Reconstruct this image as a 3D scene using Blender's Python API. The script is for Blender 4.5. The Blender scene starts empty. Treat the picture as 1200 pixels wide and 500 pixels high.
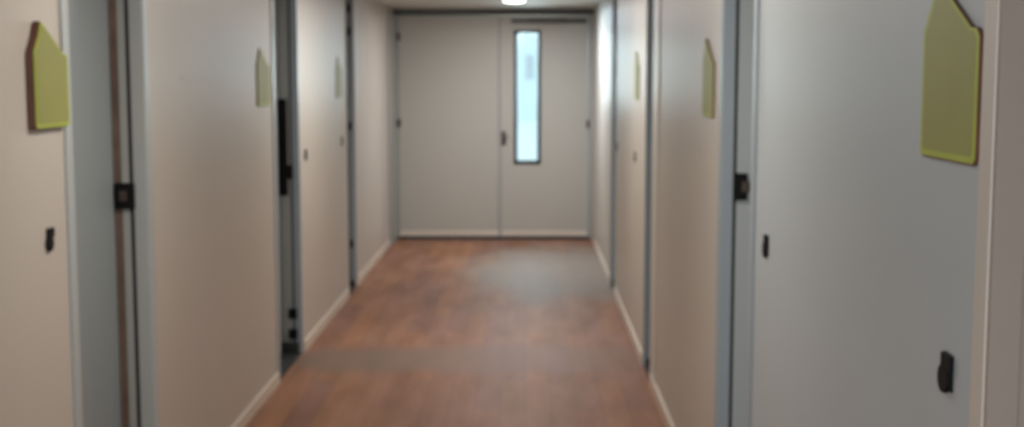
import bpy, bmesh, math, random
from mathutils import Vector
random.seed(4)
C = bpy.context.scene.collection
LX, RX, EY, BY, CZ, REC = -1.30, 0.66, 12.60, -1.6, 2.26, 0.11

# ------------------------------------------------------------------ materials
def lin(c):
    return tuple(((v/255)/12.92 if v/255 <= .04045 else ((v/255+.055)/1.055)**2.4) for v in c)
def mat(name, col, rough=.5, var=.05, scale=2.0, metal=0.0, stretch=(1, 1, 1), bump=0.0, bscale=60, spec=.5, coat=0):
    m = bpy.data.materials.new(name); m.use_nodes = True
    nt = m.node_tree; b = nt.nodes['Principled BSDF']
    c = lin(col)
    tc = nt.nodes.new('ShaderNodeTexCoord'); mp = nt.nodes.new('ShaderNodeMapping')
    mp.inputs['Scale'].default_value = stretch
    nz = nt.nodes.new('ShaderNodeTexNoise'); nz.inputs['Scale'].default_value = scale; nz.inputs['Detail'].default_value = 4
    rp = nt.nodes.new('ShaderNodeValToRGB')
    rp.color_ramp.elements[0].position = .3; rp.color_ramp.elements[1].position = .7
    rp.color_ramp.elements[0].color = (*[v*(1-var) for v in c], 1)
    rp.color_ramp.elements[1].color = (*[min(1, v*(1+var)) for v in c], 1)
    nt.links.new(tc.outputs['Object'], mp.inputs[0]); nt.links.new(mp.outputs[0], nz.inputs[0])
    nt.links.new(nz.outputs[0], rp.inputs[0]); nt.links.new(rp.outputs[0], b.inputs['Base Color'])
    b.inputs['Roughness'].default_value = rough; b.inputs['Metallic'].default_value = metal
    b.inputs['Specular IOR Level'].default_value = spec
    b.inputs['Coat Weight'].default_value = coat; b.inputs['Coat Roughness'].default_value = .25
    if bump:
        n2 = nt.nodes.new('ShaderNodeTexNoise'); n2.inputs['Scale'].default_value = bscale
        bp = nt.nodes.new('ShaderNodeBump'); bp.inputs['Strength'].default_value = bump; bp.inputs['Distance'].default_value = .004
        nt.links.new(tc.outputs['Object'], n2.inputs[0]); nt.links.new(n2.outputs[0], bp.inputs['Height'])
        nt.links.new(bp.outputs[0], b.inputs['Normal'])
    return m
def emis(name, col, s):
    m = bpy.data.materials.new(name); m.use_nodes = True
    nt = m.node_tree; b = nt.nodes['Principled BSDF']
    b.inputs['Base Color'].default_value = (.8, .8, .8, 1)
    b.inputs['Emission Color'].default_value = (*col, 1); b.inputs['Emission Strength'].default_value = s
    return m

M = dict(
    wall_l=mat('wall_paint_beige', (190, 180, 169), .42, .035, 1.1, bump=.05, bscale=90),
    wall_r=mat('wall_paint_right', (192, 183, 172), .42, .035, 1.1, bump=.05, bscale=90),
    wall_g=mat('wall_right_segment_grey', (168, 174, 176), .42, .035, 1.1, bump=.05, bscale=90),
    wall_e=mat('wall_paint_end', (182, 178, 169), .5, .03, 1.2),
    ceil=mat('ceiling_paint', (205, 202, 196), .7, .03, 3),
    steel=mat('door_frame_blue_grey', (150, 158, 164), .38, .05, 3, stretch=(1, 1, .3)),
    steel_light=mat('door_frame_casing_pale', (168, 172, 171), .3, .04, 3, stretch=(1, 1, .3)),
    steel_n=mat('door_frame_warm_grey', (158, 157, 152), .4, .05, 3, stretch=(1, 1, .3)),
    jamb_b=mat('door_frame_beige', (156, 142, 131), .45, .04, 3, stretch=(1, 1, .3)),
    leaf=mat('door_leaf_grey', (144, 152, 154), .4, .06, 1.6, stretch=(1, 1, .3)),
    leaf_e=mat('end_door_laminate', (180, 175, 165), .45, .03, 1.0, stretch=(1, 1, .3)),
    seal_b=mat('brown_seal', (108, 88, 76), .7, .2, 10),
    seal_d=mat('dark_rubber', (38, 38, 38), .7, .1, 20),
    black=mat('black_plastic', (14, 13, 14), .7, .1, 30, spec=.2),
    brown=mat('dark_bronze', (74, 62, 54), .45, .15, 30, metal=.3),
    thr=mat('dark_threshold', (40, 42, 43), .5, .15, 14),
    base=mat('baseboard_cream', (214, 200, 184), .4, .04, 4),
    green=mat('sign_face_olive', (138, 137, 66), .5, .05, 8),
    green_rim=mat('sign_rim_lime', (158, 168, 54), .45, .05, 8),
    sign_edge=mat('sign_edge_brown', (104, 66, 52), .6, .15, 12),
    frame_w=mat('window_frame_slate', (62, 70, 80), .4, .08, 8),
    rail=mat('closer_metal_grey', (88, 86, 82), .5, .08, 12, metal=.3),
    white=mat('ivory_plastic', (200, 192, 182), .4, .03, 20),
    out_ground=mat('outdoor_paving', (245, 248, 248), .9, .02, .3),
    out_wall=mat('outdoor_render', (236, 246, 247), .9, .03, .2),
    out_glass=mat('outdoor_dark_pane', (205, 208, 218), .4, .05, 2),
    lamp=emis('ceiling_lamp_diffuser', (1, .97, .92), 9),
)
# floor: reddish brown plank vinyl with grey pools of door light painted in
def floor_mat():
    m = bpy.data.materials.new('floor_vinyl_planks'); m.use_nodes = True
    nt = m.node_tree; b = nt.nodes['Principled BSDF']; N = nt.nodes.new; L = nt.links.new
    tc = N('ShaderNodeTexCoord')
    mp = N('ShaderNodeMapping'); mp.inputs['Rotation'].default_value = (0, 0, math.pi/2)
    L(tc.outputs['Object'], mp.inputs[0])
    br = N('ShaderNodeTexBrick'); br.inputs['Scale'].default_value = 1
    br.inputs['Brick Width'].default_value = .95; br.inputs['Row Height'].default_value = .125
    br.inputs['Mortar Size'].default_value = .0015; br.inputs['Mortar Smooth'].default_value = .3; br.offset = .37
    br.inputs['Color1'].default_value = (*lin((150, 108, 80)), 1); br.inputs['Color2'].default_value = (*lin((134, 99, 84)), 1)
    br.inputs['Mortar'].default_value = (*lin((108, 78, 62)), 1)
    L(mp.outputs[0], br.inputs[0])
    mg = N('ShaderNodeMapping'); mg.inputs['Scale'].default_value = (7, 1.6, 1); L(tc.outputs['Object'], mg.inputs[0])
    n1 = N('ShaderNodeTexNoise'); n1.inputs['Scale'].default_value = 1.0; n1.inputs['Detail'].default_value = 5; L(mg.outputs[0], n1.inputs[0])
    r1 = N('ShaderNodeValToRGB'); r1.color_ramp.elements[0].position = .35; r1.color_ramp.elements[1].position = .65
    r1.color_ramp.elements[0].color = (.86, .79, .72, 1); r1.color_ramp.elements[1].color = (1.16, 1.15, 1.19, 1)
    L(n1.outputs[0], r1.inputs[0])
    mx = N('ShaderNodeMix'); mx.data_type = 'RGBA'; mx.blend_type = 'MULTIPLY'; mx.inputs[0].default_value = 1
    L(br.outputs['Color'], mx.inputs[6]); L(r1.outputs[0], mx.inputs[7])
    # grey pools of door light painted into the colour: soft ellipses broken by noise
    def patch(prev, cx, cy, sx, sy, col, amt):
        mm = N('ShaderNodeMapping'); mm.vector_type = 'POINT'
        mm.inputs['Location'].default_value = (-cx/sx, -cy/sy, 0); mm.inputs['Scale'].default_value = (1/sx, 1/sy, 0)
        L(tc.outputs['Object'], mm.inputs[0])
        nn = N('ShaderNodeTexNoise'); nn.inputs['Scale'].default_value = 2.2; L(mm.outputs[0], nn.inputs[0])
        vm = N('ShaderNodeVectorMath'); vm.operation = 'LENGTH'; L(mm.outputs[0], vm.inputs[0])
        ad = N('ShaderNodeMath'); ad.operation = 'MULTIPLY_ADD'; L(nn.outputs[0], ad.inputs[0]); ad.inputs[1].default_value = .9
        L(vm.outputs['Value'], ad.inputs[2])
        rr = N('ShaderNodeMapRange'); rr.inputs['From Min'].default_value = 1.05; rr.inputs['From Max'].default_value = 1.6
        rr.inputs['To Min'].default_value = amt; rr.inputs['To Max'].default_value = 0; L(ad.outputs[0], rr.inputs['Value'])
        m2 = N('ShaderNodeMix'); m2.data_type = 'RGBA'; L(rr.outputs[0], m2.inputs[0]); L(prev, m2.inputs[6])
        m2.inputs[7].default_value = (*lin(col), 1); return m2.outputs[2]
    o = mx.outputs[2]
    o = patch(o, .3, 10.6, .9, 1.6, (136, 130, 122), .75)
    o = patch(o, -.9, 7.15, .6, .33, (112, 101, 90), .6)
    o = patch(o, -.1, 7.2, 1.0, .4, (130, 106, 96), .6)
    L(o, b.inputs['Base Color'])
    b.inputs['Roughness'].default_value = .55; b.inputs['Specular IOR Level'].default_value = .18
    return m
M['floor'] = floor_mat()
def glass_mat():
    m = bpy.data.materials.new('window_glass'); m.use_nodes = True
    nt = m.node_tree; nt.nodes.remove(nt.nodes['Principled BSDF']); out = nt.nodes['Material Output']
    t = nt.nodes.new('ShaderNodeBsdfTransparent'); t.inputs[0].default_value = (.93, .98, .98, 1)
    g = nt.nodes.new('ShaderNodeBsdfGlossy'); g.inputs['Roughness'].default_value = .05
    f = nt.nodes.new('ShaderNodeFresnel'); f.inputs[0].default_value = 1.45
    mx = nt.nodes.new('ShaderNodeMixShader')
    nt.links.new(f.outputs[0], mx.inputs[0]); nt.links.new(t.outputs[0], mx.inputs[1]); nt.links.new(g.outputs[0], mx.inputs[2])
    nt.links.new(mx.outputs[0], out.inputs[0]); return m
M['glass'] = glass_mat()

# ------------------------------------------------------------------ mesh helpers
def box(bm, x0, x1, y0, y1, z0, z1, bev=0.0):
    r = bmesh.ops.create_cube(bm, size=1)
    for v in r['verts']:
        v.co = Vector(((x0+x1)/2 + v.co.x*(x1-x0), (y0+y1)/2 + v.co.y*(y1-y0), (z0+z1)/2 + v.co.z*(z1-z0)))
    if bev:
        es = list({e for v in r['verts'] for e in v.link_edges})
        bmesh.ops.bevel(bm, geom=es, offset=bev, segments=2, affect='EDGES', profile=.5)
def cyl(bm, c, axis, r0, r1, h, seg=28):
    r = bmesh.ops.create_cone(bm, cap_ends=True, segments=seg, radius1=r0, radius2=r1, depth=h)
    q = Vector((0, 0, 1)).rotation_difference(Vector(axis))
    for v in r['verts']:
        v.co = q @ v.co + Vector(c)
def obj(name, bm, m, parent=None, loc=None, smooth=False):
    me = bpy.data.meshes.new(name); 
    if loc:
        for v in bm.verts: v.co -= Vector(loc)
    bmesh.ops.recalc_face_normals(bm, faces=bm.faces)
    bm.to_mesh(me); bm.free()
    if smooth:
        for p in me.polygons: p.use_smooth = True
    o = bpy.data.objects.new(name, me); C.objects.link(o)
    me.materials.append(M[m] if isinstance(m, str) else m)
    if loc: o.location = loc
    if parent: o.parent = parent
    return o
def boxes(name, lst, m, parent=None, bev=0.0, **k):
    bm = bmesh.new()
    for b in lst: box(bm, *b, bev)
    return obj(name, bm, m, parent, **k)
def empty(name, loc):
    o = bpy.data.objects.new(name, None); C.objects.link(o); o.location = loc; o.empty_display_size = .1; return o
def tag(o, label, cat, group=None, kind=None):
    o['label'] = label; o['category'] = cat
    if group: o['group'] = group
    if kind: o['kind'] = kind
    return o
S = 'structure'

# ------------------------------------------------------------------ openings  (y_near, y_far)
OPL = [(3.64, 4.36), (6.62, 7.30), (9.28, 9.72)]
OPR = [(0.98, 1.80), (3.71, 4.29), (6.61, 7.00), (9.36, 9.78)]
HEAD = 2.19
# ------------------------------------------------------------------ room shell
tag(boxes('floor', [(LX-.5, RX+.5, BY-.2, EY+.3, -.1, 0)], 'floor'), 'reddish brown plank vinyl corridor floor with painted grey pools of light', 'floor', kind=S)
bm = bmesh.new(); box(bm, LX-.5, RX+.5, BY-.2, EY+.3, CZ, CZ+.1)
tag(obj('ceiling', bm, 'ceil'), 'pale grey corridor ceiling', 'ceiling', kind=S)
def wall(name, x0, x1, ops, m, label):
    bm = bmesh.new(); y = BY-.2
    for a, b in ops:
        box(bm, x0, x1, y, a, 0, CZ); box(bm, x0, x1, a, b, HEAD, CZ); y = b
    box(bm, x0, x1, y, EY+.3, 0, CZ)
    o = obj(name, bm, m)
    if name == 'wall_right':
        o.data.materials.append(M['wall_g'])  # segment between the first two right openings is a cooler grey
        for p in o.data.polygons:
            if OPR[0][1]+.01 < p.center.y < OPR[1][0]-.01: p.material_index = 1
    return tag(o, label, 'wall', kind=S)
wall('wall_left', LX-.3, LX, OPL, 'wall_l', 'beige painted left corridor wall with door recesses')
wall('wall_right', RX, RX+.3, OPR, 'wall_r', 'beige painted right corridor wall with door recesses')
tag(boxes('wall_back', [(LX, RX, BY-.2, BY, 0, CZ)], 'wall_e'), 'plain beige wall behind the viewpoint', 'wall', kind=S)

def baseboard(name, x0, x1, ops, start, label):
    bm = bmesh.new(); y = start
    for a, b in ops:
        if a-.05 > y: box(bm, x0, x1, y, a-.055, 0, .062, .002)
        y = b+.055
    box(bm, x0, x1, y, 12.08, 0, .062, .002)
    return tag(obj(name, bm, 'base'), label, 'baseboard', kind=S)
baseboard('baseboard_left', LX, LX+.012, OPL, BY, 'cream baseboard along the left wall')
baseboard('baseboard_right', RX-.012, RX, OPR, BY, 'cream baseboard along the right wall')

# ------------------------------------------------------------------ recessed side doors
def side_door(n, side, a, b, label, latch=None, hinges=(), plate=False, blue=False, fm='steel', cm='steel_light', nw=.05):
    sx = -1 if side == 'L' else 1
    W = LX if side == 'L' else RX
    def bx(d0, d1, y0, y1, z0, z1):          # d = depth behind wall face
        u, v = W+sx*d0, W+sx*d1
        return (min(u, v), max(u, v), y0, y1, z0, z1)
    root = empty('door_%d' % n, (W+sx*REC, (a+b)/2, 0)); tag(root, label, 'door', kind=S)
    inv = Vector(root.location)
    def P(name, lst, m, bev=0, par=root):
        bm = bmesh.new()
        for q in lst: box(bm, *q, bev)
        for v in bm.verts: v.co -= inv
        return obj(name, bm, m, par)
    P('leaf', [bx(REC, REC+.042, a+.012, b-.004, .02, HEAD-.012)], 'leaf')
    # steel lining + casing flange
    P('frame', [bx(-.004, REC+.05, a, a+.012, 0, HEAD-.012),
                bx(-.004, .034 if blue else .040, b-.012, b, 0, HEAD-.012),
                bx(-.004, REC+.05, a, b, HEAD-.012, HEAD)], fm)
    P('casing', [bx(-.007, 0, a-nw, a+.001, 0, HEAD+.04),
                 bx(-.007, 0, b-.001, b+.05, 0, HEAD+.04),
                 bx(-.007, 0, a-.05, b+.05, HEAD-.001, HEAD+.04)], cm, .002)
    s0, s1, s2, t0, t1 = (.034, .046, .100, .034, .082) if blue else (.040, .056, .108, .036, .105)
    P('seal', [bx(s0, s1, b-.006, b, 0, HEAD-.012)], fm if fm == 'jamb_b' else 'seal_d')
    if blue:
        P('rebate_strip', [bx(s1, s2, b-.013, b, 0, HEAD-.012)], 'steel_light')
    else:
        P('rebate_strip', [bx(s1, .080, b-.013, b, 0, HEAD-.012)], fm)
        P('weather_strip', [bx(.080, s2, b-.010, b, 0, HEAD-.012)], fm if fm == 'jamb_b' else 'seal_b')
    P('threshold', [bx(.0, REC+.03, a+.012, b-.012, 0, .012)], 'thr')
    P('kick_block', [bx(.01, REC, b-.05, b-.02, .012, .05 if not plate else .075)], 'thr', .003)
    if latch:
        k = P('strike_plate', [bx(t0, t1, b-.022, b-.010, latch-.045, latch+.045)], 'black', .004)
        P('latch_bolt', [bx(.062, .088, b-.030, b-.020, latch-.018, latch+.018)], 'brown', .003, k)
    for h in hinges:
        P('hinge', [bx(.02, .07, b-.026, b-.010, h-.03, h+.03)], 'black', .004)
    if plate:
        P('pull_plate', [bx(.058, .108, b-.035, b-.018, .925, 1.475)], 'black', .006)
        P('lock_case', [bx(.03, .062, b-.028, b-.010, 1.02, 1.10)], 'black', .004)
    return root
side_door(1, 'L', *OPL[0], 'nearest left recessed blue-grey door with black strike plate', latch=1.195, fm='steel_n')
side_door(2, 'L', *OPL[1], 'second left recessed door with long black vertical pull plate', hinges=(.24, .12), plate=True, blue=True)
side_door(3, 'L', *OPL[2], 'third left recessed door, narrow, with small black hinges', hinges=(2.11, 1.94, 1.23, .33), cm='white')
side_door(4, 'R', *OPR[0], 'nearest right door recess at the very edge of the view', fm='jamb_b', cm='wall_r')
side_door(5, 'R', *OPR[1], 'second right recessed blue-grey door with dark latch plate', latch=1.235, blue=True, cm='steel')
side_door(6, 'R', *OPR[2], 'third right narrow door recess with dark jamb', cm='white', nw=.28)
side_door(7, 'R', *OPR[3], 'farthest right door recess before the end doors')

# ------------------------------------------------------------------ end wall with double door
xl, xm0, xm1, xr = -1.245, -.272, -.246, .612
tag(boxes('wall_end', [(LX-.0, RX, EY+.06, EY+.16, 2.175, CZ), (LX, xl-.0, EY+.06, EY+.16, 0, 2.175), (xr, RX, EY+.06, EY+.16, 0, 2.175)], 'wall_e'),
    'narrow beige end wall surround above and beside the double doors', 'wall', kind=S)
# grey side pilasters and header of the end frame
tag(boxes('trim_1', [(LX, LX+.03, 12.08, EY+.06, 0, 2.2), (LX+.03, xl, EY, EY+.06, 0, 2.2)], 'steel_n'), 'blue-grey post at left of the end doors', 'trim', kind=S)
tag(boxes('trim_2', [(xr, RX, EY-.02, EY+.06, 0, 2.2)], 'steel_n'), 'blue-grey post at right of the end doors', 'trim', kind=S)
tag(boxes('trim_3', [(LX, RX, EY-.03, EY+.06, 2.2, 2.232)], 'rail'), 'grey header strip over the end doors', 'trim', kind=S)
# left leaf
dl = empty('door_8', ((xl+xm0)/2, EY, 0)); tag(dl, 'left plain beige leaf of the double doors at the corridor end', 'door', kind=S)
def PD(root, name, lst, m, bev=0, par=None):
    bm = bmesh.new()
    for q in lst: box(bm, *q, bev)
    for v in bm.verts: v.co -= Vector(root.location)
    return obj(name, bm, m, par or root)
PD(dl, 'leaf', [(xl+.003, xm0+.012, EY, EY+.045, .03, 2.185)], 'leaf_e', .002)
PD(dl, 'bottom_strip', [(xl+.003, xm0+.010, EY-.008, EY, .035, .085)], 'base', .002)
for h in (1.15, 1.99): PD(dl, 'hinge', [(xl-.012, xl+.016, EY-.016, EY, h-.04, h+.04)], 'brown', .003)
# right leaf with narrow vision panel
dr = empty('door_9', ((xm1+xr)/2, EY, 0)); tag(dr, 'right beige leaf of the end doors with tall narrow glass panel', 'door', kind=S)
wx0, wx1, wz0, wz1 = -.115, .148, .748, 2.052
PD(dr, 'leaf', [(xm1-.012, wx0, EY, EY+.045, .03, 2.185), (wx1, xr-.003, EY, EY+.045, .03, 2.185),
                (wx0, wx1, EY, EY+.045, .03, wz0), (wx0, wx1, EY, EY+.045, wz1, 2.185)], 'leaf_e')
PD(dr, 'bottom_strip', [(xm1-.010, xr-.003, EY-.008, EY, .035, .085)], 'base', .002)
fw = .034
wf = PD(dr, 'window_frame', [(wx0, wx0+fw, EY-.012, EY+.055, wz0, wz1), (wx1-fw, wx1, EY-.012, EY+.055, wz0, wz1),
                        (wx0, wx1, EY-.012, EY+.055, wz0, wz0+fw), (wx0, wx1, EY-.012, EY+.055, wz1-fw, wz1)], 'frame_w')
PD(dr, 'glass_pane', [(wx0+fw, wx1-fw, EY+.02, EY+.026, wz0+fw, wz1-fw)], 'glass', 0, wf)
PD(dr, 'meeting_strip', [(xm1-.022, xm1+.006, EY-.012, EY, .035, 2.18)], 'steel_n', .002)
PD(dr, 'hinge', [(xr-.016, xr+.012, EY-.03, EY-.001, 1.10, 1.18)], 'brown', .003)
bm = bmesh.new(); box(bm, xm1+.008, xm1+.05, EY-.010, EY, .93, 1.07, .003)
for v in bm.verts: v.co -= dr.location
hp = obj('handle_plate', bm, 'brown', dr)
bm = bmesh.new(); cyl(bm, (xm1+.03, EY-.03, 1.02), (0, 1, 0), .009, .009, .04, 12); box(bm, xm1+.02, xm1+.075, EY-.056, EY-.042, 1.011, 1.029, .004)
for v in bm.verts: v.co -= dr.location
obj('door_handle', bm, 'rail', hp)
PD(dr, 'top_rail', [(-.14, xr-.02, EY-.055, EY-.001, 2.120, 2.158)], 'rail', .004)
arm = PD(dr, 'closer_body', [(.02, .40, EY-.085, EY-.056, 2.115, 2.163)], 'rail', .006)
# dark gap threshold
tag(boxes('trim_4', [(xl-.03, xr+.03, EY-.02, EY+.10, 0, .024)], 'thr'), 'dark threshold strip below the end doors', 'trim', kind=S)

tag(boxes('trim_5', [(LX, LX+.003, 4.84, 5.61, 1.589, 1.597)], 'wall_l', None, .001), 'thin beige raised strip on the left wall between the first two doors', 'trim', kind=S)
# ------------------------------------------------------------------ green room signs
# outline in (u, z): u runs left to right when facing the wall
OUT = [(0, .008), (.008, 0), (.252, 0), (.262, .008), (.262, .200), (.250, .212), (.225, .214), (.095, .285), (.058, .300), (.038, .262), (.0, .215)]
def inset(pts, d):
    cx = sum(p[0] for p in pts)/len(pts); cz = sum(p[1] for p in pts)/len(pts)
    return [(cx+(x-cx)*(1-d/.12), cz+(z-cz)*(1-d/.15)) for x, z in pts]
def make_sign():
    root = empty('room_sign', (0, 0, 0))
    def slab(name, pts, t0, t1, m, bev, par):
        bm = bmesh.new()
        vs = [bm.verts.new((x, -t0, z)) for x, z in pts]
        f = bm.faces.new(vs); r = bmesh.ops.extrude_face_region(bm, geom=[f])
        for v in r['geom']:
            if isinstance(v, bmesh.types.BMVert): v.co.y = -t1
        if bev: bmesh.ops.bevel(bm, geom=[e for e in bm.edges], offset=bev, segments=2, affect='EDGES')
        return obj(name, bm, m, par)
    bk = slab('backing', OUT, 0, .020, 'sign_edge', .003, root)
    slab('rim', inset(OUT, .003), .020, .0225, 'green_rim', 0, root)
    slab('face', inset(OUT, .013), .0225, .0235, 'green', 0, root)
    return root
def copy_tree(o, parent=None):
    c = o.copy(); C.objects.link(c); c.parent = parent
    for ch in list(o.children): copy_tree(ch, c)
    return c
signs = [  # side, y_near, y_far, bottom z, label
    ('L', 3.335, 3.585, 1.462, 'olive sign with brown edge on the left wall, nearest the viewer'),
    ('L', 6.20, 6.50, 1.455, 'green sign on left wall just before the door with the long black pull plate'),
    ('L', 8.79, 9.07, 1.455, 'small pale green sign farthest along the left wall, before the narrow third door'),
    ('R', 1.865, 2.130, 1.470, 'largest olive sign on the grey right wall, cut off at its top'),
    ('R', 4.50, 4.77, 1.455, 'green sign on right wall just past the door with the dark latch plate'),
    ('R', 7.47, 7.74, 1.465, 'faint green sign farthest along the right wall, between the last two door recesses'),
]
proto = make_sign()
for i, (s, y0, y1, z, lab) in enumerate(signs):
    o = proto if i == 0 else copy_tree(proto)
    k = (y1-y0)/.262
    if s == 'L':
        o.location = (LX, y0, z); o.rotation_euler = (0, 0, math.pi/2)
    else:
        o.location = (RX, y1, z); o.rotation_euler = (0, 0, -math.pi/2)
    o.scale = (k, 1 if i == 0 else .3, .95)
    tag(o, lab, 'sign', 'green signs beside the corridor doors')

# ------------------------------------------------------------------ small wall switches
def make_switch():
    root = empty('wall_switch', (0, 0, 0))
    bm = bmesh.new(); box(bm, -.019, .024, -.005, 0, -.029, .029, .002); obj('switch_plate', bm, 'black', root)
    bm = bmesh.new(); box(bm, -.019, .026, -.008, -.005, .002, .028, .001); obj('rocker', bm, 'black', root)
    bm = bmesh.new(); cyl(bm, (-.006, -.006, -.012), (0, 1, 0), .022, .024, .006); obj('dial', bm, 'black', root)
    return root
sw = [
    ('L', 3.45, 1.162, 'black', 'small black wall switch below the nearest left green sign'),
    ('L', 7.53, 1.145, 'black', 'small black wall switch just past the left door with the long black plate'),
    ('L', 9.03, 1.150, 'brown', 'tiny dark switch below the farthest left green sign'),
    ('R', 1.965, 1.144, 'black', 'largest black wall switch low on the grey right wall, nearest the viewer'),
    ('R', 3.475, 1.143, 'black', 'small black switch on grey right wall just before the door with the latch plate'),
    ('R', 7.68, 1.127, 'brown', 'tiny brown switch below the farthest right green sign'),
    ('R', 9.22, 1.105, 'brown', 'tiny dark switch at the near edge of the farthest right door recess'),
]
p0 = make_switch(); pb = None
for i, (s, y, z, m, lab) in enumerate(sw):
    o = p0 if i == 0 else copy_tree(p0)
    if m == 'brown':
        for ch in o.children:
            ch.data = ch.data.copy(); ch.data.materials[0] = M['brown']
    if s == 'L': o.location = (LX, y, z); o.rotation_euler = (0, 0, math.pi/2)
    else: o.location = (RX, y, z); o.rotation_euler = (0, 0, -math.pi/2)
    tag(o, lab, 'switch', 'small dark wall switches')

# ------------------------------------------------------------------ ceiling lights
def make_light():
    root = empty('ceiling_light', (0, 0, 0))
    bm = bmesh.new(); cyl(bm, (0, 0, -.006), (0, 0, 1), .115, .125, .012, 40); obj('housing', bm, 'white', root)
    bm = bmesh.new(); cyl(bm, (0, 0, -.017), (0, 0, 1), .07, .098, .012, 40); obj('diffuser', bm, 'lamp', root)
    return root
l0 = make_light()
lys = [11.1, 7.4, 3.7, 0.2]
for i, y in enumerate(lys):
    o = l0 if i == 0 else copy_tree(l0)
    o.location = (-.10, y, CZ)
    tag(o, ['round glowing ceiling light just before the end doors', 'second round ceiling light from the end doors', 'third round ceiling light from the end doors', 'round ceiling light above the viewpoint'][i],
        'ceiling light', 'round lights along the corridor ceiling')
    la = bpy.data.lights.new('ceiling_lamp', 'AREA'); la.shape = 'DISK'; la.size = .5
    la.energy = [31, 27, 23, 9][i]; la.color = (.97, .97, 1) if i == 0 else (1, .95, .88)
    lo = bpy.data.objects.new('ceiling_lamp', la); C.objects.link(lo); lo.location = (-.10 if i == 0 else -.3, y, CZ-.05)
# unseen cool fill lamp added behind the camera, and daylight through the end window
def area(name, loc, rot, sx, sy, e, col):
    la = bpy.data.lights.new(name, 'AREA'); la.shape = 'RECTANGLE'; la.size = sx; la.size_y = sy; la.energy = e; la.color = col
    o = bpy.data.objects.new(name, la); C.objects.link(o); o.location = loc; o.rotation_euler = rot; return o
area('fill_behind', (-.75, -1.3, 1.1), (math.radians(90), 0, math.radians(-24)), .9, 1.8, 50, (.78, .9, 1))  # added fill in front of the closed back wall
area('daylight_window', (.02, EY+.5, 1.9), (math.radians(-70), 0, 0), .6, 1.2, 60, (.8, .94, 1))
area('fill_side', (.25, 11.3, 2.1), (0, math.radians(-25), 0), .4, .5, 5, (.5, .8, 1))  # added unseen lamp to brighten the far right wall, no fixture there

# ------------------------------------------------------------------ outside seen through the glass
tag(boxes('ground_outside', [(-60, 60, EY+.31, 90, -.12, -.02)], 'out_ground'), 'bright pale paving outside the end window', 'ground', kind=S)
bd = empty('building', (0, 48, 0)); tag(bd, 'pale bluish building seen through the narrow end window', 'building')
PD(bd, 'wall', [(-14, 14, 48, 56, -.02, 14)], 'out_wall')
PD(bd, 'window', [(.0, .3, 47.95, 48, 1.5, 2.4)], 'out_glass')

# ------------------------------------------------------------------ world
w = bpy.data.worlds.new('World'); bpy.context.scene.world = w; w.use_nodes = True
nt = w.node_tree; bg = nt.nodes['Background']
bg.inputs[0].default_value = (.78, .95, 1, 1); bg.inputs[1].default_value = 1.35

# ------------------------------------------------------------------ camera
cd = bpy.data.cameras.new('camera'); co = bpy.data.objects.new('camera', cd); C.objects.link(co)
cd.sensor_width = 36; cd.lens = 45.0; cd.clip_start = .05
co.location = (0, 0, 1.6)
co.rotation_euler = (math.radians(90)-math.atan(160/1500), 0, math.atan(16/1500))
cd.dof.use_dof = True; cd.dof.focus_distance = .8; cd.dof.aperture_fstop = 11.5
bpy.context.scene.camera = co
bpy.context.scene.view_settings.view_transform = 'Standard'
bpy.context.scene.view_settings.look = 'None'
bpy.context.scene.view_settings.exposure = 0
